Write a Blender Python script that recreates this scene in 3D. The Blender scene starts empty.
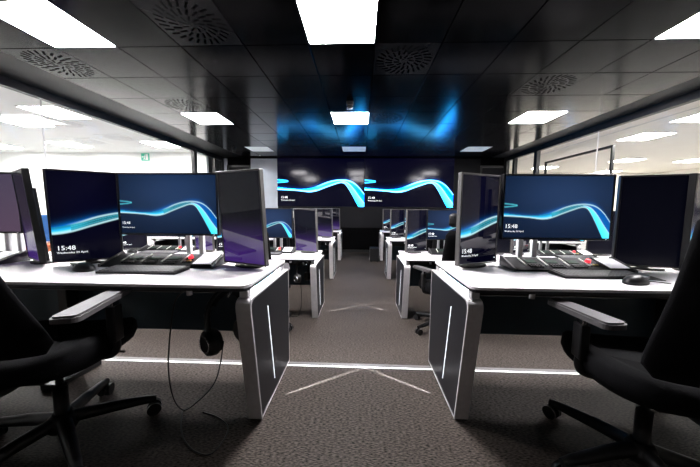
import bpy, bmesh, math, random
from mathutils import Vector, Matrix
random.seed(4)
C = bpy.context.scene.collection
PI = math.pi

# ------------------------------------------------------------------ camera, world, exposure
EYE = 1.10
def cam_axes(yaw, pitch, roll):
    cy, sy, cp, sp, cr, sr = math.cos(yaw), math.sin(yaw), math.cos(pitch), math.sin(pitch), math.cos(roll), math.sin(roll)
    f = Vector((-sy*cp, cy*cp, -sp)); r = Vector((cy, sy, 0)); u = r.cross(f)
    return cr*r + sr*u, -sr*r + cr*u, f
cr_, cu_, cf_ = cam_axes(.03835, .08912, .00814)
cd = bpy.data.cameras.new('camera'); cam = bpy.data.objects.new('camera', cd); C.objects.link(cam)
cam.matrix_world = Matrix(((cr_.x, cu_.x, -cf_.x, 0), (cr_.y, cu_.y, -cf_.y, 0), (cr_.z, cu_.z, -cf_.z, EYE), (0, 0, 0, 1)))
cd.sensor_fit = 'HORIZONTAL'; cd.sensor_width = 36; cd.lens = 36*279.14/700; cd.clip_start = .02
bpy.context.scene.camera = cam
W = bpy.data.worlds.new('world'); bpy.context.scene.world = W; W.use_nodes = True
W.node_tree.nodes['Background'].inputs[0].default_value = (.5, .55, .6, 1)
W.node_tree.nodes['Background'].inputs[1].default_value = .02
vs = bpy.context.scene.view_settings
vs.view_transform = 'Standard'; vs.look = 'None'; vs.gamma = 1; vs.exposure = 0; vs.use_curve_mapping = False
L_ROOM, L_MID, L_UNLIT, L_OFFICE = 165.0, 80.0, .22, 75.0          # radiance of the ceiling panels (near row, middle row, glow added to unlit far row, offices)

# ------------------------------------------------------------------ materials
def srgb(*c):
    return tuple((x/255/12.92 if x/255 <= .04045 else ((x/255+.055)/1.055)**2.4) for x in c) + (1,)
def mat(name, col, rough=.5, metal=0, spec=.5, noise=None, bump=None, emit=None, es=0, coat=0):
    m = bpy.data.materials.new(name); m.use_nodes = True
    nt = m.node_tree; b = nt.nodes['Principled BSDF']
    b.inputs['Base Color'].default_value = col
    b.inputs['Roughness'].default_value = rough; b.inputs['Metallic'].default_value = metal
    b.inputs['Specular IOR Level'].default_value = spec; b.inputs['Coat Weight'].default_value = coat
    tc = nt.nodes.new('ShaderNodeTexCoord')
    if noise:
        sc, amt = noise
        n = nt.nodes.new('ShaderNodeTexNoise'); n.inputs['Scale'].default_value = sc; n.inputs['Detail'].default_value = 4
        nt.links.new(tc.outputs['Object'], n.inputs['Vector'])
        r = nt.nodes.new('ShaderNodeMapRange'); r.inputs[1].default_value = .3; r.inputs[2].default_value = .7
        r.inputs[3].default_value = 1-amt; r.inputs[4].default_value = 1+amt
        nt.links.new(n.outputs[0], r.inputs[0])
        mx = nt.nodes.new('ShaderNodeMix'); mx.data_type = 'RGBA'; mx.blend_type = 'MULTIPLY'; mx.inputs[0].default_value = 1
        mx.inputs[6].default_value = col
        nt.links.new(r.outputs[0], mx.inputs[7]); nt.links.new(mx.outputs[2], b.inputs['Base Color'])
    if bump:
        sc, st = bump
        n = nt.nodes.new('ShaderNodeTexNoise'); n.inputs['Scale'].default_value = sc
        nt.links.new(tc.outputs['Object'], n.inputs['Vector'])
        bp = nt.nodes.new('ShaderNodeBump'); bp.inputs['Strength'].default_value = st; bp.inputs['Distance'].default_value = .003
        nt.links.new(n.outputs[0], bp.inputs['Height']); nt.links.new(bp.outputs[0], b.inputs['Normal'])
    if emit:
        b.inputs['Emission Color'].default_value = emit; b.inputs['Emission Strength'].default_value = es
    return m
def screen_mat(name, rough, strength):
    m = mat(name, (.004, .004, .006, 1), rough)
    nt = m.node_tree; b = nt.nodes['Principled BSDF']
    a = nt.nodes.new('ShaderNodeVertexColor'); a.layer_name = 'picture'
    nt.links.new(a.outputs[0], b.inputs['Emission Color']); b.inputs['Emission Strength'].default_value = strength
    return m
def set_spec(m, v):
    m.node_tree.nodes['Principled BSDF'].inputs['Specular IOR Level'].default_value = v
def glass_mat(name, tint=(1, 1, 1, 1)):
    m = bpy.data.materials.new(name); m.use_nodes = True; nt = m.node_tree
    nt.nodes.remove(nt.nodes['Principled BSDF'])
    t = nt.nodes.new('ShaderNodeBsdfTransparent'); t.inputs[0].default_value = tint
    g = nt.nodes.new('ShaderNodeBsdfGlossy'); g.inputs['Roughness'].default_value = .02
    f = nt.nodes.new('ShaderNodeFresnel'); f.inputs[0].default_value = 1.45
    x = nt.nodes.new('ShaderNodeMixShader')
    ge = nt.nodes.new('ShaderNodeNewGeometry'); mu = nt.nodes.new('ShaderNodeMath'); mu.operation = 'MULTIPLY'
    iv = nt.nodes.new('ShaderNodeMath'); iv.operation = 'SUBTRACT'; iv.inputs[0].default_value = 1      # reflect on the outer skins only
    nt.links.new(ge.outputs['Backfacing'], iv.inputs[1]); nt.links.new(iv.outputs[0], mu.inputs[0]); nt.links.new(f.outputs[0], mu.inputs[1])
    nt.links.new(mu.outputs[0], x.inputs[0]); nt.links.new(t.outputs[0], x.inputs[1]); nt.links.new(g.outputs[0], x.inputs[2])
    nt.links.new(x.outputs[0], nt.nodes['Material Output'].inputs[0])
    return m
def sheen_mat(name, col, rough, f0):
    """dark painted metal with a clear angle-dependent (Schlick) sheen"""
    m = mat(name, col, .7, spec=0, noise=(3, .15)); nt = m.node_tree; b = nt.nodes['Principled BSDF']
    lw = nt.nodes.new('ShaderNodeLayerWeight'); lw.inputs[0].default_value = .5
    pw = nt.nodes.new('ShaderNodeMath'); pw.operation = 'POWER'; pw.inputs[1].default_value = 9
    ma = nt.nodes.new('ShaderNodeMath'); ma.operation = 'MULTIPLY_ADD'; ma.inputs[1].default_value = 4; ma.inputs[2].default_value = f0; ma.use_clamp = True
    g = nt.nodes.new('ShaderNodeBsdfGlossy'); g.inputs['Roughness'].default_value = rough
    x = nt.nodes.new('ShaderNodeMixShader')
    nt.links.new(lw.outputs['Facing'], pw.inputs[0]); nt.links.new(pw.outputs[0], ma.inputs[0]); nt.links.new(ma.outputs[0], x.inputs[0])
    nt.links.new(b.outputs[0], x.inputs[1]); nt.links.new(g.outputs[0], x.inputs[2]); nt.links.new(x.outputs[0], nt.nodes['Material Output'].inputs[0])
    return m
def carpet_mat():
    m = mat('carpet', (.1, .09, .085, 1), .55, spec=.05)
    nt = m.node_tree; b = nt.nodes['Principled BSDF']; tc = nt.nodes.new('ShaderNodeTexCoord')
    mp = nt.nodes.new('ShaderNodeMapping'); mp.inputs['Scale'].default_value = (60, 190, 60)
    nt.links.new(tc.outputs['Object'], mp.inputs[0])
    n = nt.nodes.new('ShaderNodeTexNoise'); n.inputs['Scale'].default_value = 1; n.inputs['Detail'].default_value = 3
    nt.links.new(mp.outputs[0], n.inputs['Vector'])
    cr = nt.nodes.new('ShaderNodeValToRGB'); e = cr.color_ramp.elements
    e[0].position = .32; e[0].color = (.0015, .0012, .001, 1); e[1].position = .68; e[1].color = (.082, .068, .059, 1)
    nt.links.new(n.outputs[0], cr.inputs[0]); nt.links.new(cr.outputs[0], b.inputs['Base Color'])
    bp = nt.nodes.new('ShaderNodeBump'); bp.inputs['Strength'].default_value = .4; bp.inputs['Distance'].default_value = .002
    nt.links.new(n.outputs[0], bp.inputs['Height']); nt.links.new(bp.outputs[0], b.inputs['Normal'])
    return m
M = dict(
    carpet=carpet_mat(),
    tile=sheen_mat('ceiling_metal', (.0006, .0006, .0008, 1), .17, .002),
    tile_void=mat('ceiling_void', (.001, .001, .001, 1), .9, spec=0, noise=(9, .1)),
    margin=mat('ceiling_margin', (.012, .012, .012, 1), .45, spec=.25, noise=(4, .1)),
    vent=sheen_mat('vent_plate', (.006, .006, .0065, 1), .2, .01),
    black=mat('black_plastic', (.004, .004, .0045, 1), .42, spec=.35, noise=(20, .15)),
    frame=mat('black_frame', (.008, .008, .009, 1), .4, noise=(5, .1)),
    bezel=mat('monitor_shell', (.008, .008, .009, 1), .32, spec=.35, noise=(30, .1)),
    bezellit=mat('lit_monitor_shell', (.07, .066, .066, 1), .35, spec=.5, noise=(30, .1)),  # dark shell with reflected light put into a paler colour
    fabric=mat('chair_fabric', (.002, .002, .0025, 1), .85, spec=.08, bump=(400, .4), noise=(60, .2)),
    armpad=mat('armrest_pad', (.045, .042, .044, 1), .5, noise=(40, .15)),
    chrome=mat('polished_metal', (.6, .6, .62, 1), .22, metal=1, noise=(10, .05)),
    silver=mat('brushed_silver', (.5, .485, .495, 1), .42, metal=.3, noise=(40, .06)),
    slate=mat('slate_laminate', (.008, .0085, .011, 1), .4, spec=.2, noise=(8, .08)),
    top=mat('worktop_laminate', (.78, .75, .78, 1), .42, spec=.5, noise=(15, .03)),
    topedge=mat('worktop_edge', (.01, .01, .014, 1), .4, noise=(15, .1)),
    teal=mat('modesty_blue_lit', (.002, .02, .034, 1), .5, noise=(8, .1)),  # blue light on the dark panel is put into its colour
    white=mat('white_paint', (.75, .75, .77, 1), .4, noise=(12, .03)),
    wallgrey=mat('front_panel_grey', (.5, .54, .6, 1), .5, noise=(6, .06)),
    wallblack=mat('front_wall_black', (.0012, .0012, .0015, 1), .6, spec=.04, noise=(6, .1)),
    wallmid=mat('lower_panel_grey', (.008, .008, .010, 1), .5, spec=.12, noise=(6, .08)),
    officeL=mat('office_white', (.82, .83, .82, 1), .7, noise=(2, .02)),
    officeR=mat('office_warm_white', (.83, .79, .73, 1), .7, noise=(2, .02)),
    officefloor=mat('office_floor', (.3, .3, .3, 1), .6, noise=(5, .1)),
    greyvent=mat('office_vent', (.5, .5, .5, 1), .5, noise=(5, .05)),
    lampon=mat('lit_diffuser', (.8, .8, .8, 1), .5, noise=(5, .02), emit=(1, .97, 1, 1), es=L_ROOM),
    lampmid=mat('lit_diffuser_middle', (.8, .8, .8, 1), .5, noise=(5, .02), emit=(1, .97, 1, 1), es=L_MID),
    lampoff=mat('unlit_glow_diffuser', (.82, .84, .86, 1), .4, noise=(5, .02), emit=(.85, .93, 1, 1), es=L_UNLIT),  # unlit panels; faint emission stands in for room light on them
    lampofc=mat('office_diffuser', (.8, .8, .8, 1), .5, noise=(5, .02), emit=(1, .98, .95, 1), es=L_OFFICE),
    led=mat('white_led', (.8, .8, .8, 1), .4, noise=(5, .02), emit=(.95, .95, 1, 1), es=6),
    ledstep=mat('step_led', (.8, .8, .8, 1), .4, noise=(5, .02), emit=(1, .97, .95, 1), es=1.6),
    ledslot=mat('slot_led', (.8, .8, .8, 1), .4, noise=(5, .02), emit=(.9, .95, 1, 1), es=1.3),
    ledcyan=mat('cyan_led', (.2, .5, .6, 1), .4, noise=(5, .02), emit=(.08, .5, .8, 1), es=1.5),
    text=mat('screen_text', (.8, .8, .8, 1), .4, noise=(5, .02), emit=(.95, .97, 1, 1), es=1.3),
    green=mat('green_display', (.008, .02, .014, 1), .5, spec=.04, noise=(120, .9), emit=(.10, .17, .13, 1), es=.1),
    red=mat('red_lamp', (.6, .02, .03, 1), .3, noise=(5, .05), emit=(1, .03, .05, 1), es=1.6),
    keyw=mat('pale_key', (.6, .6, .55, 1), .5, noise=(20, .1)),
    keyy=mat('yellow_key', (.7, .55, .15, 1), .5, noise=(20, .1)),
    keyb=mat('dark_key', (.15, .15, .155, 1), .45, noise=(20, .1)),
    pad=mat('lit_touch_display', (.7, .7, .72, 1), .25, noise=(70, .12), emit=(.8, .8, .85, 1), es=.45),
    blue=mat('blue_fabric', (.02, .13, .4, 1), .8, noise=(30, .1)),
    orange=mat('orange_wood', (.5, .14, .06, 1), .5, noise=(6, .2)),
    exitgreen=mat('sign_green', (.02, .25, .16, 1), .4, noise=(5, .05), emit=(.05, .45, .3, 1), es=.5),
    poster=mat('poster_green', (.35, .5, .04, 1), .6, noise=(9, .4)),
    glassL=glass_mat('clear_glass'),
    consolekey=mat('console_key', (.009, .009, .01, 1), .5, spec=.12, noise=(20, .2)),
    console=mat('console_black', (.006, .006, .007, 1), .6, spec=.15, noise=(20, .1)),
    matte=screen_mat('matte_lcd_screen', .22, 1.0),
    screen=screen_mat('lcd_screen', .03, 1.0),
    wallscreen=screen_mat('video_wall_screen', .12, 1.0),
    lens=mat('dark_lens', (.01, .01, .012, 1), .08, noise=(5, .1)),
)

set_spec(M['screen'], .6); set_spec(M['matte'], .12); set_spec(M['wallscreen'], .2)

# ------------------------------------------------------------------ helpers
def link(name, bm, m, parent=None, smooth=False):
    me = bpy.data.meshes.new(name); bm.normal_update(); bm.to_mesh(me); bm.free()
    if smooth:
        for p in me.polygons: p.use_smooth = True
    for x in (m if isinstance(m, (list, tuple)) else [m]): me.materials.append(x)
    o = bpy.data.objects.new(name, me); C.objects.link(o)
    if parent: o.parent = parent
    return o
def tag(o, label=None, cat=None, group=None, kind=None):
    if label: o['label'] = label
    if cat: o['category'] = cat
    if group: o['group'] = group
    if kind: o['kind'] = kind
    return o
def empty(name, loc=(0, 0, 0), rz=0):
    o = bpy.data.objects.new(name, None); C.objects.link(o); o.empty_display_size = .1
    o.location = loc; o.rotation_euler = (0, 0, rz); return o
def copy_tree(o, parent=None):
    c = o.copy(); C.objects.link(c)
    if parent: c.parent = parent
    for ch in list(o.children): copy_tree(ch, c)
    return c
def box(bm, x0, x1, y0, y1, z0, z1, mi=0, bev=0, seg=2, mtx=None):
    r = bmesh.ops.create_cube(bm, size=1)
    vs_ = r['verts']
    bmesh.ops.scale(bm, vec=(x1-x0, y1-y0, z1-z0), verts=vs_)
    bmesh.ops.translate(bm, vec=((x0+x1)/2, (y0+y1)/2, (z0+z1)/2), verts=vs_)
    fs = {f for v in vs_ for f in v.link_faces}
    if bev:
        es = list({e for v in vs_ for e in v.link_edges})
        rr = bmesh.ops.bevel(bm, geom=es, offset=bev, segments=seg, affect='EDGES', profile=.5)
        fs = {f for f in fs if f.is_valid} | set(rr['faces'])
        vs_ = list({v for f in fs for v in f.verts})
    for f in fs: f.material_index = mi
    if mtx: bmesh.ops.transform(bm, matrix=mtx, verts=vs_)
    return vs_
def B(*a, **k):
    bm = bmesh.new(); box(bm, *a, **k); return bm
def prism(bm, pts, axis, a, b, mi=0):
    """extrude a 2-D outline; axis 'x': pts are (y,z); 'y': (x,z); 'z': (x,y)"""
    def P(p, t):
        return {'x': (t, p[0], p[1]), 'y': (p[0], t, p[1]), 'z': (p[0], p[1], t)}[axis]
    va = [bm.verts.new(P(p, a)) for p in pts]; vb = [bm.verts.new(P(p, b)) for p in pts]
    n = len(pts); fs = [bm.faces.new(va[::-1]), bm.faces.new(vb)]
    for i in range(n): fs.append(bm.faces.new((va[i], va[(i+1) % n], vb[(i+1) % n], vb[i])))
    for f in fs: f.material_index = mi
    bmesh.ops.recalc_face_normals(bm, faces=fs)
    return fs
def tube(bm, pts, r, n=8, caps=True, mi=0):
    pts = [Vector(p) for p in pts]; rings = []; k = len(pts)
    rad = r if isinstance(r, (list, tuple)) else [r]*k
    ref = Vector((.3, .2, 1)).normalized()
    for i, p in enumerate(pts):
        d = (pts[min(i+1, k-1)] - pts[max(i-1, 0)]).normalized()
        u = d.cross(ref)
        if u.length < 1e-3: u = d.cross(Vector((1, 0, 0)))
        u.normalize(); v = d.cross(u)
        rings.append([bm.verts.new(p + rad[i]*(math.cos(t)*u + math.sin(t)*v)) for t in [2*PI*j/n for j in range(n)]])
    for a, b in zip(rings, rings[1:]):
        for j in range(n):
            f = bm.faces.new((a[j], a[(j+1) % n], b[(j+1) % n], b[j])); f.material_index = mi; f.smooth = True
    if caps:
        bm.faces.new(rings[0]).material_index = mi; bm.faces.new(rings[-1][::-1]).material_index = mi
def cyl(bm, p, q, r, n=16, r2=None, mi=0):
    tube(bm, [p, q], [r, r if r2 is None else r2], n, True, mi)
def smooth_path(pts, n=6):
    P = [Vector(p) for p in pts]; P = [2*P[0]-P[1]] + P + [2*P[-1]-P[-2]]; out = []
    for i in range(1, len(P)-2):
        a, b, c, d = P[i-1], P[i], P[i+1], P[i+2]
        for j in range(n):
            t = j/n
            out.append(.5*((2*b) + (c-a)*t + (2*a-5*b+4*c-d)*t*t + (3*b-a-3*c+d)*t**3))
    out.append(P[-2]); return out
def arc(cx, cy, r, a0, a1, n):
    return [(cx+r*math.cos(math.radians(a0+(a1-a0)*i/n)), cy+r*math.sin(math.radians(a0+(a1-a0)*i/n))) for i in range(n+1)]
def ellipsoid(bm, c, s, seg=20, ring=12, mi=0):
    r = bmesh.ops.create_uvsphere(bm, u_segments=seg, v_segments=ring, radius=1)
    bmesh.ops.scale(bm, vec=s, verts=r['verts']); bmesh.ops.translate(bm, vec=c, verts=r['verts'])
    for f in {f for v in r['verts'] for f in v.link_faces}: f.smooth = True; f.material_index = mi
def text_mesh(s, size, m, parent, loc, name='screen_text', rot=(PI/2, 0, 0), align='LEFT'):
    cu = bpy.data.curves.new(name, 'FONT'); cu.body = s; cu.size = size; cu.align_x = align; cu.resolution_u = 2
    t = bpy.data.objects.new(name, cu); C.objects.link(t)
    me = bpy.data.meshes.new_from_object(t.evaluated_get(bpy.context.evaluated_depsgraph_get()))
    bpy.data.objects.remove(t); me.materials.clear(); me.materials.append(m)
    o = bpy.data.objects.new(name, me); C.objects.link(o); o.location = loc; o.rotation_euler = rot; o.parent = parent
    return o

# ------------------------------------------------------------------ room shell
CE = 2.585                      # ceiling height above the raised floor
LOW = -.215                     # lower floor
YW = 8.35                       # front wall
XW = 4.13                       # glass walls
GX, GY = -.489, 2.667           # ceiling grid origin
STEP = 1.905
def S(name, bm, m, parent=None):
    o = link(name, bm, m, parent)
    if not parent: o['kind'] = 'structure'
    return o
S('floor', B(-XW-.1, XW+.1, STEP-.002, YW+.1, LOW-.1, LOW), M['carpet'])
S('floor', B(-XW-.1, XW+.1, -4, 1.842, LOW-.1, 0), M['carpet'])
nos = bmesh.new()
prism(nos, [(1.842, -.12), (STEP, LOW), (STEP, -.006), (1.9, 0), (1.862, 0), (1.862, -.004), (1.85, -.004), (1.85, 0), (1.842, 0)], 'x', -XW, XW)
tr = S('trim_1', nos, mat('step_nosing', (.10, .095, .095, 1), .5, metal=.2, noise=(30, .1)))
link('step_light', B(-XW+.01, XW-.01, 1.8525, 1.8605, -.0038, .0012), M['ledstep'], tr)

ceil = S('ceiling', B(-XW-.1, XW+.1, -4, YW+.1, CE+.012, CE+.06), M['tile_void'])
LIGHTS = {(i, j): {-1: 2, 3: 1, 7: 0}[j] for i in (-4, 0, 5) for j in (-1, 3, 7)}
VENTS = [(-2, -1), (-5, 0), (-4, 2), (1, 0), (1, 3), (4, 1), (0, 6)]
tile0 = None
for i in range(-5, 7):
    for j in range(-3, 9):
        if (i, j) in LIGHTS or (i, j) in VENTS: continue
        x, y = GX+.6*i+.3, GY+.6*j+.3
        if tile0 is None:
            tile0 = link('ceiling_tile', B(-.2955, .2955, -.2955, .2955, 0, .011, bev=.0015, seg=1), M['tile'], ceil); o = tile0
        else:
            o = tile0.copy(); C.objects.link(o)
        o.location = (x, y, CE+random.uniform(-.0006, .0006)); o.rotation_euler = (random.uniform(-.002, .002), random.uniform(-.002, .002), 0)
xl, xr = GX-3.0, GX+4.2
for nm, a in (('ceiling_margin', (-XW, xl-.004, -4, YW)), ('ceiling_margin', (xr+.004, XW, -4, YW)),
              ('ceiling_margin', (xl, xr, GY+.6*9+.004, YW)), ('ceiling_margin', (xl, xr, -4, GY-1.8-.004))):
    link(nm, B(*a, CE, CE+.012), M['margin'] if a[0] < xl-.1 or a[0] > xr-.1 else M['wallblack'], ceil)

# ceiling lights
def ceiling_light(on):
    t = empty('ceiling_light')
    b = bmesh.new()
    for s in (-1, 1):
        box(b, s*.296-.006, s*.296+.006, -.3, .3, -.002, .012); box(b, -.29, .29, s*.296-.006, s*.296+.006, -.002, .012)
    link('frame', b, M['tile'], t)
    link('diffuser', B(-.289, .289, -.289, .289, .001, .01), M[('lampoff', 'lampmid', 'lampon')[on]], t)
    return t
colw = {-4: 'left', 0: 'middle', 5: 'right'}; roww = {-1: 'nearest the camera', 3: 'halfway along the ceiling', 7: 'farthest, before the video wall'}
protos = {}
for (i, j), on in LIGHTS.items():
    if on not in protos: protos[on] = o = ceiling_light(on)
    else: o = copy_tree(protos[on])
    o.location = (GX+.6*i+.3, GY+.6*j+.3, CE)
    tag(o, f"{'lit bright white' if on else 'unlit pale'} square ceiling light in the {colw[i]} row, {roww[j]}", 'ceiling light', 'ceiling lights of the control room')
# vents
def ceiling_vent(pm, sm):
    t = empty('ceiling_vent')
    link('plate', B(-.2955, .2955, -.2955, .2955, 0, .011, bev=.0015, seg=1), pm, t)
    b = bmesh.new()
    for n, r0, r1, w in ((26, .2, .272, .018), (18, .115, .185, .017), (9, .045, .1, .014)):
        for k in range(n):
            a = 2*PI*(k+.3*(n == 18))/n
            mt = Matrix.Rotation(a, 4, 'Z') @ Matrix.Translation(((r0+r1)/2, 0, 0)) @ Matrix.Rotation(.35, 4, 'Z')
            box(b, -(r1-r0)/2, (r1-r0)/2, -w/2, w/2, -.0012, .006, mtx=mt)
    s = link('slots', b, sm, t); s['kind'] = 'stuff'
    bb = bmesh.new(); cyl(bb, (0, 0, -.004), (0, 0, .004), .022, 20); link('hub', bb, pm, t)
    return t
vlab = ['above the nearest left desk, nearest of all', 'beside the nearest left ceiling light, at the edge', 'beside the second left ceiling light',
        'in the middle column, next to the nearest middle light', 'in the middle column, next to the second middle light', 'near the second right ceiling light', 'just before the farthest middle light']
for n, (i, j) in enumerate(VENTS):
    o = v0 = ceiling_vent(M['vent'], M['tile_void']) if n == 0 else copy_tree(v0)
    if n == 0: v0 = o
    o.location = (GX+.6*i+.3, GY+.6*j+.3, CE)
    tag(o, 'dark round slotted air vent ' + vlab[n], 'vent', 'ceiling vents of the control room')
# domes
def dome():
    t = empty('ceiling_sensor')
    b = bmesh.new(); tube(b, [(0, 0, 0), (0, 0, -.02), (0, 0, -.05)], [.05, .05, .042], 20); link('mount', b, M['black'], t)
    b = bmesh.new(); ellipsoid(b, (0, 0, -.055), (.04, .04, .045), 20, 12); link('dome', b, M['lens'], t)
    b = bmesh.new(); tube(b, [(.0435*math.cos(2*PI*k/20), .0435*math.sin(2*PI*k/20), -.05) for k in range(21)], .003, 6, False); link('ring', b, M['chrome'], t)
    return t
d0 = dome(); d0.location = (-.17, 4.05, CE); tag(d0, 'small dark dome sensor hanging before the second middle ceiling light', 'sensor', 'dome sensors')
d1 = copy_tree(d0); d1.location = (-3.25, 7.15, CE); tag(d1, 'small shiny dome sensor left of the farthest left ceiling light', 'sensor', 'dome sensors')

# front wall
fw = S('wall_front', B(-XW-.1, XW+.1, YW, YW+.1, LOW, CE+.01), M['wallblack'])
def fpanel(x0, x1, z0, z1, m, y=YW, t=.03):
    return link('wall_panel', B(x0+.003, x1-.003, y-t, y, z0, z1, bev=.002, seg=1), m, fw)
fpanel(-3.29, -2.49, LOW, CE-.03, M['wallgrey']); fpanel(-4.13, -4.0, LOW, CE-.03, M['wallgrey'])
fpanel(2.68, 3.43, LOW, CE-.03, M['wallmid'])
xs = [-2.49, -1.6, -.76, .07, .93, 1.8, 2.68]
for a, b_ in zip(xs, xs[1:]): fpanel(a, b_, .53, 1.15, M['wallmid'])
S('baseboard_front', B(-2.49, 2.68, YW-.012, YW, LOW, LOW+.08), M['frame'])
for n, (x0, x1) in enumerate(((-4.0, -3.29), (3.43, 4.13))):
    d = S(f'door_{n+1}', B(x0+.05, x1-.05, YW-.03, YW-.001, LOW, 2.3), M['wallmid'])
    b = bmesh.new(); box(b, x0, x0+.045, YW-.05, YW, LOW, 2.36); box(b, x1-.045, x1, YW-.05, YW, LOW, 2.36); box(b, x0+.045, x1-.045, YW-.05, YW, 2.305, 2.36)
    link('door_frame', b, M['frame'], d)
    b = bmesh.new(); xh = x1-.12 if n == 0 else x0+.12
    tube(b, smooth_path([(xh, YW-.03, .85), (xh, YW-.08, .85), (xh+(-.1 if n == 0 else .1), YW-.085, .85)], 4), .009, 8); link('door_handle', b, M['chrome'], d)
# back wall (behind the camera)
S('wall_back', B(-XW-.1, XW+.1, -4.1, -4, LOW, CE+.01), mat('back_wall_grey', (.2, .19, .18, 1), .7, noise=(3, .05)))

dl = empty('downlight', (-2.89, 8.0, CE)); tag(dl, 'small round recessed downlight above the grey panel left of the video wall', 'ceiling light')
b = bmesh.new(); tube(b, [(0, 0, -.004), (0, 0, .004)], .04, 20); link('trim_ring', b, M['frame'], dl)
b = bmesh.new(); cyl(b, (0, 0, -.0055), (0, 0, -.0045), .026, 20); link('lens', b, mat('downlight_lens', (.8, .8, .8, 1), .4, noise=(5, .02), emit=(.85, .93, 1, 1), es=.8), dl)
sd_ = bpy.data.lights.new('downlight_beam', 'SPOT'); sd_.energy = 17; sd_.spot_size = math.radians(75); sd_.spot_blend = .6; sd_.shadow_soft_size = .02; sd_.color = (.85, .93, 1)
so = bpy.data.objects.new('downlight_beam', sd_); C.objects.link(so); so.parent = dl; so.location = (0, 0, -.012); so.rotation_euler = (math.radians(12), 0, 0)

# glass walls
def glass_wall(name, sx, posts, joint):
    b = bmesh.new()
    def bx(x0, x1, *r, **k): box(b, *sorted((sx*x0, sx*x1)), *r, **k)
    bx(XW-.03, XW+.05, -4, YW, 2.475, CE+.01)
    w = S(name, b, M['frame'])
    b = bmesh.new(); bx(XW-.02, XW+.04, -4, 1.842, 0, .06); bx(XW-.02, XW+.04, STEP, YW, LOW, LOW+.06); link('bottom_rail', b, M['frame'], w)
    for a, c in posts:
        b = bmesh.new(); bx(XW-.03, XW+.05, a, c, LOW, 2.475); link('post', b, M['frame'], w)
    ys = [-4, -1.2, joint-1.95] + [joint] + [posts[0][0]] + [posts[0][1], posts[1][0]] + [posts[1][1], posts[2][0]]
    spans = [(-4, -1.2), (-1.2, joint-1.95), (joint-1.95, joint), (joint, posts[0][0]), (posts[0][1], posts[1][0]), (posts[1][1], posts[2][0])]
    for a, c in spans:
        b = bmesh.new(); bx(XW, XW+.012, a+.004, c-.004, (.06 if c < 1.9 else LOW+.06), 2.475); link('glass_pane', b, M['glassL'], w)
    for j in (joint, joint-1.95):
        b = bmesh.new(); bx(XW-.001, XW+.013, j-.004, j-.002, LOW, 2.475); bx(XW-.001, XW+.013, j+.002, j+.004, LOW, 2.475)
        link('glass_joint', b, M['white'], w)
    return w
PO = [(6.83, 6.95), (7.79, 7.89), (8.2, 8.35)]
glass_wall('wall_left', -1, PO, 3.57); glass_wall('wall_right', 1, PO, 5.18)

# offices beyond the glass
def office(sx, m, x1, yend, word):
    def bb(x0, x1_, *r): return B(*sorted((sx*x0, sx*x1_)), *r)
    S('floor', bb(XW+.1, x1, -4, yend, LOW-.05, LOW), M['officefloor'])
    S('ceiling', bb(XW+.06, x1, -4, yend, CE, CE+.05), m)
    S(f'wall_{word}_office_end', bb(XW+.1, x1, yend, yend+.1, LOW, CE), m)
    S(f'wall_{word}_office_outer', bb(x1, x1+.1, -4, yend+.1, LOW, CE), m)
    S(f'wall_{word}_office_back', bb(XW+.1, x1, -4.1, -4, LOW, CE), m)
office(-1, M['officeL'], 11.5, 7.6, 'left'); office(1, M['officeR'], 11.5, 11.6, 'right')
if True:
    b = bmesh.new(); box(b, 4.795, 4.81, -4, 11.6, CE-.004, CE+.001); S('trim_2', b, M['greyvent'])
    b = bmesh.new(); box(b, XW+.1, 11.5, YW+.1, YW+.2, LOW, CE)
lamp0 = None
OL = [(-4.85, 4.4, 'closest to the glass wall'), (-6.0, 4.85, 'second out from the glass wall'), (-7.0, 6.6, 'beside the end wall, farther out'), (-4.75, 6.6, 'beside the end wall, by the glass'), (-9.0, 6.75, 'farthest out at the end wall'),
      (-7.4, 4.4, 'third out from the glass wall'), (-9.4, 3.6, 'deep in the room')]
OR = [(5.4, 4.7, 'closest to the glass wall'), (5.65, 5.95, 'second along the glass wall'), (7.8, 8.7, 'beyond the black framed screen'), (9.7, 8.7, 'far at the outer wall'), (9.4, 11.2, 'at the end wall'), (7.6, 5.9, 'middle of the room'),
      (6.4, 10.2, 'near the end wall'), (9.8, 4.6, 'deep in the room')]
for word, lst in (('left', OL), ('right', OR)):
    for x, y, wds in lst:
        if lamp0 is None:
            lamp0 = o = empty('office_light')
            b = bmesh.new()
            for s in (-1, 1):
                box(b, s*.296-.006, s*.296+.006, -.3, .3, -.012, 0); box(b, -.29, .29, s*.296-.006, s*.296+.006, -.012, 0)
            link('frame', b, M['white'], o); link('diffuser', B(-.289, .289, -.289, .289, -.009, -.001), M['lampofc'], o)
        else: o = copy_tree(lamp0)
        o.location = (x, y, CE-.001)
        tag(o, f'lit square light in the {word} office ceiling, {wds}', 'ceiling light', f'ceiling lights of the {word} office')
ov0 = None
for word, x, y, wds in (('left', -5.35, 4.95, 'between the two nearest lights'), ('left', -5.25, 6.0, 'before the end wall'), ('left', -6.2, 6.3, 'farther from the glass'), ('left', -8.2, 5.6, 'deep in the room'), ('right', 6.5, 4.9, 'beside the nearest light')):
    if ov0 is None: ov0 = o = ceiling_vent(M['officeL'], M['greyvent'])
    else: o = copy_tree(ov0)
    o.name = 'ceiling_vent'; o.location = (x, y, CE-.006)
    tag(o, f'white round slotted vent in the {word} office ceiling, {wds}', 'vent', f'ceiling vents of the {word} office')
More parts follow.
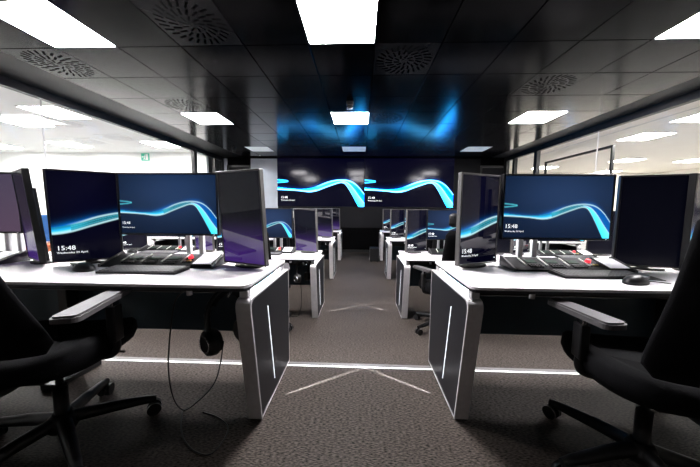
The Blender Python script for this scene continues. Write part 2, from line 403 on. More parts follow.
# exit sign
ex = empty('exit_sign', (-5.92, 7.58, 2.36)); tag(ex, 'small green and white running-man exit sign on the left office end wall', 'sign')
link('plate', B(-.11, .11, -.012, .015, 0, .2, bev=.004), M['exitgreen'], ex)
b = bmesh.new(); box(b, .02, .085, -.0135, -.0125, .02, .18); box(b, -.09, -.045, -.0135, -.0125, .09, .115)
tube(b, smooth_path([(-.04, -.013, .03), (-.02, -.013, .07), (-.01, -.013, .12)], 3), .009, 6); tube(b, [(-.02, -.013, .07), (.005, -.013, .03)], .009, 6)
tube(b, [(-.035, -.013, .1), (-.01, -.013, .125), (.012, -.013, .1)], .007, 6); ellipsoid(b, (-.004, -.013, .15), (.014, .003, .014), 10, 6)
link('pictogram', b, M['white'], ex)
# office furniture glimpsed through the glass
cab = empty('office_cabinet', (-5.3, 4.75, LOW)); tag(cab, 'low orange wooden cabinet in the left office behind the glass', 'cabinet')
link('body', B(-.5, .5, -.22, .22, .06, .66, bev=.004), M['orange'], cab); link('plinth', B(-.48, .48, -.2, .2, 0, .06), M['black'], cab)
for s in (-1, 1):
    d = link('door', B(min(0, s*.49)+.004, max(0, s*.49)-.004, -.238, -.22, .08, .64, bev=.003), M['orange'], cab)
    bb = bmesh.new(); cyl(bb, (s*.05, -.255, .3), (s*.05, -.255, .42), .006, 8); link('handle', bb, M['chrome'], d)
scr = empty('desk_partition', (-5.3, 4.75, LOW+.66)); tag(scr, 'blue fabric partition screen standing on the orange cabinet', 'partition')
link('panel', B(-.48, .48, -.02, .02, .03, .5, bev=.008), M['blue'], scr)
b = bmesh.new(); [box(b, s*.3-.02, s*.3+.02, -.08, .08, 0, .03) for s in (-1, 1)]; link('foot', b, M['white'], scr)
fr = empty('glazed_screen', (5.2, 0, LOW)); tag(fr, 'tall black framed glass screen inside the right office', 'glass screen')
b = bmesh.new()
box(b, -.025, .025, 6.1, 8.25, 2.62, 2.67)
for y in (6.1, 8.21): box(b, -.025, .025, y, y+.04, 0, 2.62)
box(b, -.025, .025, 6.14, 8.21, 0, .05)
link('frame', b, M['frame'], fr); link('glass_pane', B(-.005, .005, 6.14, 8.21, .05, 2.62), M['glassL'], fr)
po = empty('wall_poster', (11.49, 9.85, 1.25)); tag(po, 'yellow green poster on the far wall of the right office', 'poster')
link('sheet', B(-.008, 0, -.6, .6, 0, .55), M['poster'], po)
b = bmesh.new()
for s in (0, 1): box(b, -.02, 0, -.63, .63, -.02+s*.57, .0+s*.57)
for s in (-1, 1): box(b, -.02, 0, s*.615-.015, s*.615+.015, 0, .55)
link('frame', b, M['black'], po)

# ------------------------------------------------------------------ screen pictures
def interp(pts, x):
    if x <= pts[0][0]: return pts[0][1]
    for i in range(len(pts)-1):
        x0, y0 = pts[i]; x1, y1 = pts[i+1]
        if x <= x1:
            t = (x-x0)/(x1-x0)
            m0 = (pts[i+1][1]-pts[i-1][1])/(pts[i+1][0]-pts[i-1][0]) if i else (y1-y0)/(x1-x0)
            m1 = (pts[i+2][1]-y0)/(pts[i+2][0]-x0) if i+2 < len(pts) else (y1-y0)/(x1-x0)
            h = x1-x0
            return (2*t**3-3*t*t+1)*y0+(t**3-2*t*t+t)*h*m0+(-2*t**3+3*t*t)*y1+(t**3-t*t)*h*m1
    return pts[-1][1]
TOP = [(0, .60), (.1, .62), (.25, .638), (.37, .622), (.48, .57), (.58, .50), (.68, .458), (.78, .453), (.86, .49), (.93, .585), (1, .74)]
MID = [(.7, .46), (.76, .475), (.82, .52), (.88, .63), (.94, .78), (1, .92)]
BOT = [(0, .645), (.12, .652), (.25, .668), (.37, .69), (.45, .668), (.55, .60), (.65, .535), (.73, .495), (.78, .52), (.83, .64), (.88, .8), (.93, .97), (1, 1.2)]
def ss(a, b, x):
    t = min(1, max(0, (x-a)/(b-a))); return t*t*(3-2*t)
def wave(u, v, bg, gain=1, halo=.5):
    r, g, b = bg
    t, bo = interp(TOP, u), interp(BOT, u)
    def add(c, a):
        nonlocal r, g, b
        c = (c[0]*gain**.3, c[1]*gain**.75, c[2]*gain)
        r, g, b = r*(1-a)+c[0]*a, g*(1-a)+c[1]*a, b*(1-a)+c[2]*a
    if v < t:                                                        # blue halo over the crest
        k = math.exp(-(t-v)/.022)*(.35+.65*ss(.3, .45, u)*(1-ss(.5, .6, u)) + .5*math.exp(-((u-.8)/.08)**2))
        add((0, .42, 1.6), min(1, k)*halo)
    if t <= v <= bo:
        f = (v-t)/max(.004, bo-t)
        if u > .74:
            m = interp(MID, u); e = ss(.74, .8, u)
            if v > m: add((.04+.3*(1-f), 1.1, 1.5), .92*e+.5*(1-e))
            else: add((0, .13+.1*f, .62), .8*e)
        elif u > .45:
            a = .55*(1-ss(.47, .56, u))+.32
            add((.02, .45, .62), a); 
            if abs(f-.33) < .07 or abs(f-.66) < .07: add((.1, .6, .75), .5)
        else:
            add((.03+.45*ss(.55, .95, f), .75+.3*ss(.5, .95, f), 1.3+.2*f), .35+.6*ss(.1, .75, f))
    for cc, w, a in ((t, .007, .85*ss(.42, .55, u)), (interp(MID, u) if u > .7 else t, .006, .9*ss(.72, .78, u)), (bo, .007, .9*(1-ss(.78, .95, u)))):
        d = abs(v-cc)
        if d < w*2.2: add((.55, .88, .95), a*(1-ss(w*.5, w*2.2, d)))
    if u < .125:                                                     # the small hairpin at the left edge
        for s in (-1, 1):
            d = abs(v-(.475+s*.028*(1-u/.125)**.6))
            if d < .014: add((.1, .65, .8), .9*(1-d/.014))
    return r, g, b
def pic_landscape(u, v):
    k = math.exp(-((u-.55)**2/.25+(v-.3)**2/.2))
    return wave(u, v, (.003+.015*k, .010+.034*k, .03+.088*k))
def pic_wallscreen(u, v):
    return wave(u, v, (.0006, .0006, .009), 11, .05)
def pic_portrait(u, v):
    k = math.exp(-((u-.5)**2/.3+(v-.3)**2/.3))
    return wave(.37+.30*u, v, (.0004+.001*k, .0004+.001*k, .004+.008*k))
def pic_desk_reflection(u, v):
    k = ss(.45, 1.05, v)  # purple desk reflection painted into the lower half of the picture
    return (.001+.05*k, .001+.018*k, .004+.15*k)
def pic_dark(u, v): return (.0008, .001, .0035)
def pic_violet(u, v): return (.07+.02*v, .055, .095)
def screen_mesh(name, w, h, nx, ny, fn, m, parent, loc):
    bm = bmesh.new(); lay = bm.verts.layers.float_color.new('picture')
    g = []
    for j in range(ny+1):
        row = []
        for i in range(nx+1):
            u, v = i/nx, j/ny
            q = bm.verts.new((-w/2+w*u, 0, h*(1-v))); q[lay] = (*fn(u, v), 1); row.append(q)
        g.append(row)
    for j in range(ny):
        for i in range(nx): bm.faces.new((g[j][i], g[j+1][i], g[j+1][i+1], g[j][i+1]))
    bmesh.ops.recalc_face_normals(bm, faces=bm.faces[:1])
    o = link(name, bm, m, parent); o.location = loc
    return o

# video wall: two large displays
WW, WH = 2.585, 1.42
for n, word in enumerate(('left', 'right')):
    x = -2.49+WW*(n+.5)
    t = empty('video_wall_display', (x, YW-.055, 1.15))
    tag(t, f'{word} large video wall display with a glowing blue wave on navy', 'display', 'video wall displays')
    link('housing', B(-WW/2+.002, WW/2-.002, 0, .05, 0, WH, bev=.004), M['frame'], t)
    screen_mesh('screen', WW-.016, WH-.014, 240, 132, pic_wallscreen, M['wallscreen'], t, (0, -.001, .007))
    text_mesh('15:48', .095, M['text'], t, (-WW/2+.1, -.004, .24), 'clock_text')
    text_mesh('Wednesday 24 April', .05, M['text'], t, (-WW/2+.1, -.004, .17), 'date_text')

# ------------------------------------------------------------------ monitors
def housing(w, h, bz, bx=.012):
    """thin shell: rim, recessed face and a bulged back"""
    bm = bmesh.new()
    for s in (-1, 1):
        box(bm, s*(w/2-bx/2)-bx/2, s*(w/2-bx/2)+bx/2, 0, .03, bz, bz+h, bev=.002, seg=1)
        box(bm, -w/2+bx, w/2-bx, 0, .03, bz if s < 0 else bz+h-bx, bz+bx if s < 0 else bz+h, bev=.002, seg=1)
    box(bm, -w/2+.004, w/2-.004, .006, .03, bz+.004, bz+h-.004)
    prism(bm, [(-w*.36, bz+h*.2), (w*.36, bz+h*.2), (w*.36, bz+h*.8), (-w*.36, bz+h*.8)], 'y', .03, .05)
    return bm
def landscape_monitor(pic=pic_landscape, txt=True, ts=1):
    t = empty('desktop_monitor')
    w, h, bz = .64, .388, .178
    link('housing', housing(w, h, bz), M['bezel'], t)
    screen_mesh('screen', w-.022, h-.022, 170, 100, pic, M['matte'], t, (0, .003, bz+.011))
    if txt:
        text_mesh('15:48', .034*ts, M['text'], t, (-w/2+.02, .001, bz+.068), 'clock_text')
        text_mesh('Wednesday 24 April', .0135*ts, M['text'], t, (-w/2+.02, .001, bz+.045), 'date_text')
    bb = bmesh.new(); cyl(bb, (w/2-.03, -.001, bz+.006), (w/2-.03, .002, bz+.006), .0022, 8); link('power_light', bb, M['text'], t)
    return t
def stand_posts(t, s):
    for dx in (.04, .13):
        bb = bmesh.new(); box(bb, s*dx-.016, s*dx+.016, .125, .15, .004, .42, bev=.004); link('post', bb, M['white'], t)
    link('cross_arm', B(min(s*.02, s*.15), max(s*.02, s*.15), .05, .126, .33, .38), M['black'], t)
    link('foot', B(s*.085-.09, s*.085+.09, .105, .168, 0, .006, bev=.002, seg=1), M['black'], t)
def portrait_monitor(pic, txt, bezel='bezel', face='matte'):
    t = empty('portrait_monitor')
    w, h, bz = .33, .55, .018
    link('housing', housing(w, h, bz, .011), M[bezel], t)
    screen_mesh('screen', w-.02, h-.02, 90, 150, pic, M[face], t, (0, .003, bz+.01))
    if txt:
        text_mesh('15:48', .038, M['text'], t, (-w/2+.024, .001, bz+.075), 'clock_text')
        text_mesh('Wednesday 24 April', .0165, M['text'], t, (-w/2+.024, .001, bz+.054), 'date_text')
        bb = bmesh.new(); cyl(bb, (w/2-.022, -.001, bz+.035), (w/2-.022, .002, bz+.035), .0025, 8); link('power_light', bb, M['text'], t)
    bb = bmesh.new(); box(bb, -.03, .03, .045, .065, .008, .3, bev=.004); link('neck', bb, M['black'], t)
    bb = bmesh.new(); prism(bb, [(.1*math.cos(a), .04+.055*math.sin(a)) for a in [2*PI*k/24 for k in range(24)]], 'z', 0, .009); link('foot', bb, M['black'], t)
    return t

# ------------------------------------------------------------------ desk accessories
def control_console():
    t = empty('control_console')
    W_, D = .69, .17
    prof = [(0, .01), (0, 0), (D, 0), (D, .055), (D-.01, .058)]
    bm = bmesh.new(); prism(bm, prof, 'x', -W_/2+.012, W_/2-.012); link('body', bm, M['console'], t)
    for s in (-1, 1):
        bm = bmesh.new(); prism(bm, [(-.006, 0), (D+.004, 0), (D+.004, .064), (D-.01, .067), (-.006, .016)], 'x', *sorted((s*W_/2, s*(W_/2-.012)))); link('side_cheek', bm, M['armpad'], t)
    sl = math.atan2(.048, D-.01)
    def top(x0, x1, d0, d1, h):
        mt = Matrix.Translation((0, 0, .0105)) @ Matrix.Rotation(sl, 4, 'X')
        bm = bmesh.new(); box(bm, x0, x1, d0, d1, 0, h, bev=min(h, .004)*.4, seg=1, mtx=mt); return bm
    for k in range(3):
        x = -.235+k*.125
        link('lcd_display', top(x+.008, x+.07, .085, .125, .003), M['green'], t)
        link('fader_strip', top(x-.018, x-.01, .05, .15, .006), M['keyw'], t)
        bm = bmesh.new()
        for q in range(5):
            mt = Matrix.Translation((0, 0, .0105)) @ Matrix.Rotation(sl, 4, 'X')
            for rr in range(2): box(bm, x+.004+q*.016, x+.016+q*.016, .03+rr*.02, .045+rr*.02, 0, .006, mtx=mt)
        s = link('key_block', bm, M['consolekey'], t); s['kind'] = 'stuff'
    link('fader_strip', top(.118, .126, .05, .15, .006), M['keyw'], t)
    mt = Matrix.Translation((0, 0, .0105)) @ Matrix.Rotation(sl, 4, 'X')
    bm = bmesh.new(); cyl(bm, (0, 0, 0), (0, 0, .016), .015, 16, .012); bmesh.ops.transform(bm, matrix=mt @ Matrix.Translation((.15, .11, 0)), verts=bm.verts); link('alarm_button', bm, M['red'], t)
    for q in range(3): link('small_key', top(.132+q*.017, .143+q*.017, .06, .075, .006), M['keyy' if q else 'keyw'], t)
    link('touch_display_frame', top(.2, .33, .01, .155, .008), M['black'], t)
    link('touch_display', top(.21, .32, .02, .146, .0095), M['pad'], t)
    return t
def keyboard():
    t = empty('keyboard')
    bm = bmesh.new(); prism(bm, [(0, 0), (.15, 0), (.15, .02), (.14, .022), (0, .012)], 'x', -.222, .222); link('body', bm, M['black'], t)
    bm = bmesh.new()
    for r in range(6):
        for c in range(20):
            if r == 0 and 4 <= c <= 8: continue
            x = -.212+c*.0212; y = .01+r*.0215; z = .012+.010*y/.15
            box(bm, x, x+.018, y, y+.018, z-.001, z+.007)
    box(bm, -.127, -.023, .01, .028, .012, .019)
    k = link('keys', bm, M['keyb'], t); k['kind'] = 'stuff'
    t.scale = (.97, .88, .85)
    return t
def mouse():
    t = empty('computer_mouse')
    bm = bmesh.new(); ellipsoid(bm, (0, 0, .006), (.036, .064, .034), 24, 14)
    for v in bm.verts:
        if v.co.z < 0: v.co.z = 0
        v.co.z *= 1-.35*max(0, v.co.y/.064)
    link('shell', bm, M['black'], t, True)
    for s in (-1, 1):
        bm = bmesh.new(); prism(bm, [(s*.003, .02), (s*.003, .055), (s*.02, .052), (s*.028, .02)], 'z', .02, .0315); link('button', bm, M['keyb'], t)
    bm = bmesh.new(); cyl(bm, (-.003, .038, .026), (.003, .038, .026), .008, 12); link('wheel', bm, M['armpad'], t)
    bm = bmesh.new(); tube(bm, smooth_path([(0, .062, .01), (.01, .085, .004), (.03, .11, .003), (.06, .12, .003)], 5), .0022, 6); link('cable', bm, M['black'], t)
    t.scale = (1.15, 1.15, 1.1)
    return t

# ------------------------------------------------------------------ desk
def round_poly(pts, r, n=5):
    out = []; k = len(pts)
    for i in range(k):
        p, a, b_ = Vector(pts[i]), Vector(pts[i-1]), Vector(pts[(i+1) % k])
        rr = r[i]
        if not rr: out.append(tuple(p)); continue
        da, db = (a-p).normalized(), (b_-p).normalized()
        p0, p1 = p+da*rr, p+db*rr
        for j in range(n+1):
            t = j/n; out.append(tuple((1-t)**2*p0+2*t*(1-t)*p+t*t*p1))
    return out
def console_desk(s):
    """s = -1 left of the aisle, +1 right; origin on the floor at the aisle centre, front edge near y = 1.22"""
    t = empty('console_desk')
    XE = 3.9  # outer end lengthened towards the glass to block office light
    def X(a, b): return sorted((s*a, s*b))
    # worktop with a dark lower edge
    pts = [(s*.512, 1.222), (s*XE, 1.222), (s*XE, 1.87), (s*.512, 1.87)]
    bm = bmesh.new(); prism(bm, round_poly(pts, (.05, .03, .02, .02)), 'z', .732, .745); w = link('worktop', bm, M['top'], t)
    pts2 = [(s*.518, 1.228), (s*(XE-.006), 1.228), (s*(XE-.006), 1.864), (s*.518, 1.864)]
    bm = bmesh.new(); prism(bm, round_poly(pts2, (.05, .03, .02, .02)), 'z', .716, .732); link('under_edge', bm, M['topedge'], w)
    # end panels
    for xo, in_ in ((.5, 1), (XE-.01, -1)):
        a, b_ = xo, xo+in_*.07
        outl = [(1.337, .008), (1.9, .008), (1.9, .68), (1.215, .68)]
        rp = round_poly(outl, (.004, .004, .01, .055), 7)
        cy, cz = 1.57, .36
        inner = round_poly([(1.348, .016), (1.892, .016), (1.892, .671), (1.229, .671)], (.004, .004, .006, .05), 7)
        bm = bmesh.new(); prism(bm, inner, 'x', *sorted((s*(a+in_*.002), s*(b_-in_*.002)))); p = link('end_panel', bm, M['slate'], t)
        bm = bmesh.new()
        x0, x1 = sorted((s*a, s*b_)); n = len(rp)
        vo0 = [bm.verts.new((x0, *q)) for q in rp]; vi0 = [bm.verts.new((x0, *q)) for q in inner]
        vo1 = [bm.verts.new((x1, *q)) for q in rp]; vi1 = [bm.verts.new((x1, *q)) for q in inner]
        for i in range(n):
            j = (i+1) % n
            bm.faces.new((vo0[i], vo0[j], vo1[j], vo1[i])); bm.faces.new((vi0[j], vi0[i], vi1[i], vi1[j]))
            bm.faces.new((vo0[j], vo0[i], vi0[i], vi0[j])); bm.faces.new((vo1[i], vo1[j], vi1[j], vi1[i]))
        bmesh.ops.recalc_face_normals(bm, faces=bm.faces[:])
        link('edge_band', bm, M['silver'], p)
        link('plinth', B(*sorted((s*(a+in_*.008), s*(b_-in_*.008))), 1.37, 1.88, 0, .01), M['black'], p)
        if in_ == 1:
            xa, xb = sorted((s*(a-.0005), s*(a+.003)))
            bm = bmesh.new(); prism(bm, [(1.459, .57), (1.464, .57), (1.564, .092), (1.559, .092)], 'x', xa, xb); link('slot_light', bm, M['ledslot'], p)
        # spacers and lit gap under the worktop
        for y in (1.27, 1.845):
            bm = bmesh.new(); box(bm, *X(a+in_*.022, a+in_*.062), y-.022, y+.022, .68, .716, bev=.006, seg=2); link('spacer', bm, M['silver'], t)
        if in_ == 1:
            link('gap_light', B(*X(a+.03, a+.034), 1.31, 1.81, .681, .711), M['led'], t)
            link('accent_light', B(*X(a+.024, a+.03), 1.36, 1.68, .708, .715), M['ledcyan'], t)
    # modesty panel, cable tray and middle leg
    link('modesty_panel', B(*X(.57, XE-.08), 1.72, 1.74, .30, .714, bev=.003, seg=1), M['teal'], t)
    link('cable_tray', B(*X(.6, XE-.1), 1.56, 1.7, .6, .7, bev=.006, seg=1), M['black'], t)
    bm = bmesh.new(); box(bm, *X(1.82, 1.88), 1.62, 1.7, .04, .6, bev=.004, seg=1); box(bm, *X(1.8, 1.9), 1.5, 1.8, 0, .04, bev=.006, seg=1); link('middle_leg', bm, M['black'], t)
    bm = bmesh.new(); cyl(bm, (s*.80, 1.25, .69), (s*.80, 1.25, .717), .012, 12); link('cable_grommet', bm, M['silver'], t)
    # lensed slot lamp of the end panel: a thin upright fan of light across the aisle
    ld = bpy.data.lights.new('slot_lamp', 'SPOT'); ld.energy = 160; ld.spot_size = math.radians(100); ld.spot_blend = .35; ld.shadow_soft_size = .004; ld.color = (.88, .94, 1)
    lo = bpy.data.objects.new('slot_lamp', ld); C.objects.link(lo); lo.parent = t
    lo.location = (s*.494, 1.51, .33)
    d = Vector((-s*math.cos(math.radians(33)), math.sin(math.radians(33)), -.62)).normalized()
    zc = -d; xc = Vector((math.sin(math.radians(33)), s*math.cos(math.radians(33)), 0)).normalized(); yc = zc.cross(xc)
    m3 = Matrix((xc, yc, zc)).transposed()
    lo.matrix_local = Matrix.Translation(lo.location) @ m3.to_4x4() @ Matrix.Diagonal((.018, 1, 1, 1))
    return t
PITCH = 1.88
SIDE = {-1: 'left', 1: 'right'}
ROW = ['nearest row', 'second row', 'third row', 'farthest row']
dp = {}
for s in (-1, 1):
    for k in range(4):
        if k == 0: dp[s] = o = console_desk(s)
        else: o = copy_tree(dp[s])
        o.location = (0, .05*(s > 0) + PITCH*k, LOW if k else 0)
        tag(o, f'white topped console desk with silver edged end panel, {ROW[k]} {SIDE[s]} of the aisle', 'desk', 'console desks in rows along the aisle')

# ------------------------------------------------------------------ monitors and equipment on the desks
TOPZ = .7455
proto = {}
def put(key, make, x, y, row, rz, label, cat, group, dz=0, tilt=0):
    if key not in proto: proto[key] = o = make()
    else: o = copy_tree(proto[key])
    o.location = (x, y+PITCH*row, TOPZ+(LOW if row else 0)+dz); o.rotation_euler = (tilt, 0, rz)
    tag(o, label, cat, group); return o
def mk_land(s, pic=pic_landscape, txt=True):
    def f():
        t = landscape_monitor(pic, txt, .72 if s < 0 else 1); stand_posts(t, -s); return t
    return f
R_ = math.radians
PW = [('aisle-side', 0), ('outer', 1.32)]
for s in (-1, 1):
    sd = SIDE[s]
    for k in range(4):
        for pn, (pw, off) in enumerate(PW):
            if pn == 1 and k == 3: continue
            where = f'{pw} workstation, {ROW[k]} {sd} of the aisle'
            dx = s*off
            q = k == 0 and pn == 1
            if s < 0:
                violet = (k == 0 and pn == 1)
                put('Lland_v' if violet else 'Lland', mk_land(-1, pic_violet, False) if violet else mk_land(-1), -1.203+dx+.035*q, 1.70, k, 0,
                    ('pale violet' if violet else 'wide blue wave') + ' monitor on white posts, ' + where, 'monitor', 'wide monitors')
                put('Pwave', lambda: portrait_monitor(pic_portrait, True), -1.684+dx, 1.652, k, R_(35), 'upright monitor with blue wave, left end, ' + where, 'monitor', 'upright monitors', tilt=R_(3.5))
                put('Pindigo_q' if q else 'Pindigo', (lambda: portrait_monitor(pic_desk_reflection, False)) if q else lambda: portrait_monitor(pic_desk_reflection, False, 'bezellit', 'screen'), -.69+dx-.013*q, 1.612+.02*q, k, R_(-31 if q else -22), 'upright monitor, painted indigo reflection, right end, ' + where, 'monitor', 'upright monitors', tilt=R_(4))
                if k < 3:
                    put('console', control_console, -1.198+dx, 1.565, k, 0, 'black control console with buttons and red lamp, ' + where, 'control console', 'control consoles')
                    if k < 2:
                        put('kb', keyboard, -1.19+dx, 1.405, k, 0, 'black keyboard on the white desk, ' + where, 'keyboard', 'keyboards')
                        put('mouse', mouse, -1.54+dx, 1.475, k, R_(70), 'black mouse left of the keyboard, ' + where, 'mouse', 'computer mice')
            else:
                put('Rland', mk_land(1), 1.160+dx, 1.70, k, 0, 'wide blue wave monitor on white posts, ' + where, 'monitor', 'wide monitors')
                put('Pwave' if q else 'PwaveR', lambda: portrait_monitor(pic_portrait, True, 'bezellit', 'screen'), .725+dx-.03*q, 1.727, k, R_(27.5), 'upright monitor with blue wave, left end, ' + where, 'monitor', 'upright monitors')
                put('Pdark', lambda: portrait_monitor(pic_dark, False), 1.732+dx, 1.73, k, R_(-18), 'upright blank dark monitor, right end, ' + where, 'monitor', 'upright monitors')
                if k < 3:
                    put('console', control_console, 1.235+dx, 1.63, k, 0, 'black control console with buttons and red lamp, ' + where, 'control console', 'control consoles')
                    if k < 2:
                        put('kb', keyboard, 1.285+dx, 1.475, k, R_(1), 'black keyboard on the white desk, ' + where, 'keyboard', 'keyboards')
                        put('mouse', mouse, 1.335+dx+.02, 1.40, k, R_(-68), 'black mouse in front of the keyboard, ' + where, 'mouse', 'computer mice')
# thin black mat under the right mouse
mp = empty('mouse_mat', (1.47, 1.49, TOPZ), R_(-12)); tag(mp, 'thin black mat beside the keyboard on the nearest right desk', 'mat')
link('sheet', B(-.07, .09, -.02, .1, 0, .004, bev=.001, seg=1), M['black'], mp)

# ------------------------------------------------------------------ headsets hung under the left desks
CORD0 = [(-.675, 1.31, .44), (-.692, 1.3, .319), (-.732, 1.31, .213), (-.83, 1.34, .10), (-.946, 1.385, .006), (-.975, 1.35, .10), (-.965, 1.31, .28),
         (-.94, 1.3, .467), (-.912, 1.3, .621), (-.879, 1.3, .677), (-.83, 1.28, .705)]
LOOP0 = [(-.955, 1.392, .004), (-.899, 1.289, .004), (-.826, 1.2, .004), (-.736, 1.139, .004), (-.66, 1.127, .004), (-.637, 1.198, .004), (-.653, 1.282, .004), (-.737, 1.345, .004), (-.835, 1.376, .004)]
def headset(mt, cord):
    t = empty('headset')
    def put_(name, b, m, parent=t):
        bmesh.ops.transform(b, matrix=mt, verts=b.verts); return link(name, b, m, parent)
    b = bmesh.new()
    pts = [(.088*math.cos(a), 0, .05+.1*math.sin(a)) for a in [PI*k/16 for k in range(17)]]
    tube(b, [(.085, 0, -.02)] + pts + [(-.085, 0, -.02)], .012, 8); put_('headband', b, M['black'])
    b = bmesh.new(); tube(b, [(p[0]*.9, .0, p[2]-.008) for p in pts[3:14]], .016, 8); put_('band_pad', b, M['fabric'])
    for s in (-1, 1):
        b = bmesh.new(); tube(b, [(s*.102, 0, -.05), (s*.094, 0, -.05), (s*.07, 0, -.05), (s*.05, 0, -.05)], [.034, .05, .055, .045], 20)
        e = put_('ear_cup', b, M['black'])
        b = bmesh.new(); tube(b, [(s*.103, .033*math.cos(a), -.05+.033*math.sin(a)) for a in [2*PI*k/18 for k in range(19)]], .003, 6, False); put_('trim_ring', b, M['chrome'], e)
    b = bmesh.new(); tube(b, smooth_path([(.09, -.04, -.06), (.07, -.09, -.09), (.03, -.12, -.12)], 5), .004, 6); ellipsoid(b, (.026, -.122, -.123), (.009, .009, .013), 10, 8)
    put_('microphone', b, M['black'])
    b = bmesh.new(); tube(b, smooth_path(cord, 8), .0035, 6); link('cord', b, M['black'], t)
    return t
HM = Matrix.Rotation(R_(58), 4, 'Z') @ Matrix.Scale(1.2, 4)
o0 = Vector((-.665, 1.34, .515))
long_cord = [Vector(p) - o0 for p in CORD0]
h0 = headset(HM, long_cord); h0.location = o0; tag(h0, 'black headset with long looping cord hung under the nearest left desk', 'headset', 'headsets under the left desks')
b = bmesh.new(); tube(b, smooth_path([(0, 0, .201), (0, 0, .17), (.01, -.01, .145), (.03, -.02, .17)], 4), .006, 6); link('hanger_hook', b, M['chrome'], h0)
short = [(-.03, 0, -.1), (-.015, 0, -.25), (-.02, 0, -.4), (-.06, 0, -.52), (-.15, .03, -.545)]
h1 = headset(Matrix.Rotation(R_(50), 4, 'Z'), short); h1.location = (-.68, 1.34+PITCH, LOW+.55); tag(h1, 'black headset hung under the second left desk', 'headset', 'headsets under the left desks')
b = bmesh.new(); tube(b, smooth_path([(0, 0, .166), (0, 0, .14), (.02, -.01, .1), (.05, -.02, .11)], 4), .006, 6); link('hanger_hook', b, M['chrome'], h1)
h2 = copy_tree(h1); h2.location = (-.69, 1.34+2*PITCH, LOW+.55); tag(h2, 'black headset hung under the third left desk', 'headset', 'headsets under the left desks')
# spare loop of cable lying on the floor
l0 = Vector(LOOP0[0])
lp = empty('floor_cable', l0); tag(lp, 'thin black cable loop lying on the carpet before the nearest left desk', 'cable')
b = bmesh.new(); tube(b, smooth_path([Vector(p)-l0 for p in LOOP0], 8), .0035, 6)
link('cord', b, M['black'], lp)

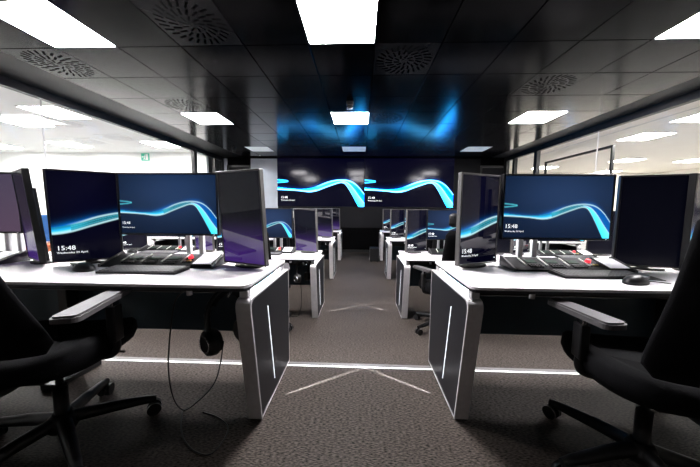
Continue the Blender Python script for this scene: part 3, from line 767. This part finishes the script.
# ------------------------------------------------------------------ office chairs
def loft(bm, rings, closed=True):
    R = [[bm.verts.new(p) for p in r] for r in rings]; n = len(R[0])
    for a, b_ in zip(R, R[1:]):
        for j in range(n):
            f = bm.faces.new((a[j], a[(j+1) % n], b_[(j+1) % n], b_[j])); f.smooth = True
    bm.faces.new(R[0][::-1]); bm.faces.new(R[-1])
    bmesh.ops.recalc_face_normals(bm, faces=bm.faces[:])
def se(w, d, n=28, e=3.2):
    out = []
    for k in range(n):
        a = 2*PI*k/n; c, s_ = math.cos(a), math.sin(a)
        out.append((w*math.copysign(abs(c)**(2/e), c), d*math.copysign(abs(s_)**(2/e), s_)))
    return out
def office_chair(alen=.40, pad_rot=0, base_rot=18, rec=.14, ao=.262, az=0, ay=-.01):
    """faces +Y; origin on the floor under the hub"""
    t = empty('office_chair')
    b = bmesh.new(); tube(b, [(0, 0, .07), (0, 0, .09), (0, 0, .13), (0, 0, .15)], [.05, .06, .052, .035], 20); hub = link('base_hub', b, M['black'], t)
    for k in range(5):
        a = 2*PI*k/5 + R_(base_rot)
        c, s_ = math.cos(a), math.sin(a)
        b = bmesh.new(); tube(b, [(c*.03, s_*.03, .115), (c*.16, s_*.16, .105), (c*.31, s_*.31, .085), (c*.355, s_*.355, .078)], [.029, .027, .021, .017], 10)
        leg = link('leg', b, M['black'], t)
        b = bmesh.new(); nx, ny = -s_, c
        for q in (-1, 1):
            cyl(b, (c*.345+nx*q*.008, s_*.345+ny*q*.008, .032), (c*.345+nx*q*.028, s_*.345+ny*q*.028, .032), .032, 18)
        cyl(b, (c*.345, s_*.345, .03), (c*.345, s_*.345, .075), .009, 8)
        cyl(b, (c*.345+nx*.029, s_*.345+ny*.029, .032), (c*.345+nx*.032, s_*.345+ny*.032, .032), .01, 10)
        link('caster', b, M['bezel'], leg)
    b = bmesh.new(); cyl(b, (0, 0, .14), (0, 0, .28), .027, 18); cyl(b, (0, 0, .28), (0, 0, .42), .015, 14); link('gas_lift', b, M['black'], t)
    b = bmesh.new(); box(b, -.1, .1, -.18, .12, .385, .435, bev=.012); tube(b, [(.1, .03, .41), (.22, .05, .405), (.25, .05, .40)], .006, 6); link('tilt_mechanism', b, M['black'], t)
    # seat
    rings = []
    for z, k in ((.425, .84), (.435, .95), (.47, 1.0), (.498, .985), (.516, .93), (.522, .8)):
        rings.append([(x*k, .0+y*k, z - .022*max(0, (y-.1)/.15)**2 + .018*(abs(x)/.25)**2*(z > .49)) for x, y in se(.26, .27)])
    b = bmesh.new(); loft(b, rings); link('seat', b, M['fabric'], t)
    # backrest: curved, reclined, narrowing upwards
    rings = []
    for i in range(13):
        f = i/12; z = .55+.57*f; w = (.222-.02*(1-min(1, f/.25))**2-.02*f)*(.85 if i in (0, 12) else 1)
        y = -.255-rec*f-.03*math.sin(PI*f*.8+.3)
        d = .03 if 0 < i < 12 else .018
        rings.append([(x, y+yy+.05*(x/.25)**2, z) for x, yy in se(w, d, 28, 2.6)])
    b = bmesh.new(); loft(b, rings); link('backrest', b, M['fabric'], t)
    b = bmesh.new(); tube(b, smooth_path([(0, -.1, .41), (0, -.28, .42), (0, -.355, .52), (0, -.37, .66), (0, -.29-rec*.75-.02, .88)], 5), .024, 10); link('back_support', b, M['black'], t)
    # headrest
    b = bmesh.new(); tube(b, smooth_path([(0, -.28-rec, 1.05), (0, -.315-rec, 1.14), (0, -.3-rec, 1.21)], 5), .014, 8); link('headrest_stem', b, M['black'], t)
    rings = []
    for i in range(7):
        f = i/6; z = 1.15+.13*f; w = .18*(.85 if i in (0, 6) else 1); d = .026 if 0 < i < 6 else .016
        rings.append([(x, -.265-rec-.01*math.sin(PI*f)+yy+.04*(x/.18)**2, z) for x, yy in se(w, d, 24, 2.8)])
    b = bmesh.new(); loft(b, rings); hr = link('headrest', b, M['black'], t)
    link('headrest_shell', B(-.11, .11, -.308-rec, -.29-rec, 1.165, 1.265, bev=.008), M['silver'], hr)
    # armrests
    for s in (-1, 1):
        b = bmesh.new(); tube(b, smooth_path([(s*.1, -.02, .415), (s*(ao-.04), -.02, .42), (s*ao, -.02, .45), (s*ao, -.02, .52)], 5), .016, 10)
        box(b, s*ao-.018, s*ao+.018, -.05, .01, .49, .635+az, bev=.006); a = link('armrest', b, M['black'], t)
        b = bmesh.new(); box(b, s*ao-.011, s*ao+.011, -.042, .002, .635+az, .668+az, bev=.003, seg=1); link('arm_post', b, M['chrome'], a)
        mt = Matrix.Translation((s*ao, ay, az)) @ Matrix.Rotation(R_(pad_rot), 4, 'Z')
        b = bmesh.new()
        prism(b, round_poly([(-.047, -alen/2), (.047, -alen/2), (.04, alen/2), (-.04, alen/2)], (.03, .03, .035, .035), 5), 'z', .668, .694)
        bmesh.ops.bevel(b, geom=[e for e in b.edges if all(v.co.z > .69 for v in e.verts)], offset=.007, segments=2, affect='EDGES')
        bmesh.ops.transform(b, matrix=mt, verts=b.verts)
        link('arm_pad', b, M['armpad'], a)
        link('arm_rail', B(-.02, .02, -.1, .1, .662, .669, mtx=mt), M['chrome'], a)
    return t
ch = office_chair(.42, 7, 27, .27, .262, .02, -.10); ch.location = (-1.375, 1.165, 0); ch.rotation_euler = (0, 0, R_(9))
tag(ch, 'black office chair with grey arm pads at the nearest left desk, cut by the frame', 'chair', 'office chairs at the desks')
ch2 = office_chair(.30, 16, 53); ch2.location = (1.18, 1.13, 0); ch2.rotation_euler = (0, 0, R_(-9))
tag(ch2, 'black office chair with grey arm pads at the nearest right desk, cut by the frame', 'chair', 'office chairs at the desks')
for x, y, rz, z, lab in ((-1.08, 2.98, 0, LOW, 'black office chair with headrest at the second left desk'),
                         (.93, 3.02, 10, LOW, 'black office chair with headrest at the second right desk, behind the upright monitor'),
                         (-1.2, 2.95+PITCH, 5, LOW, 'black office chair at the third left desk'),
                         (1.2, 2.95+PITCH, -5, LOW, 'black office chair at the third right desk')):
    o = copy_tree(ch2); o.location = (x, y, z); o.rotation_euler = (0, 0, R_(rz)); tag(o, lab, 'chair', 'office chairs at the desks')

# dark equipment box on the floor by the last right desk
eb = empty('equipment_box', (.345, 7.0, LOW)); tag(eb, 'black equipment box on the floor by the farthest right desk', 'box')
link('case', B(-.11, .11, -.15, .15, .02, .34, bev=.01), M['black'], eb)
b = bmesh.new(); [box(b, sx*.08-.02, sx*.08+.02, sy*.11-.02, sy*.11+.02, 0, .022) for sx in (-1, 1) for sy in (-1, 1)]; link('feet', b, M['frame'], eb)
link('grille', B(-.09, .09, -.156, -.15, .05, .31, bev=.002, seg=1), M['bezel'], eb)
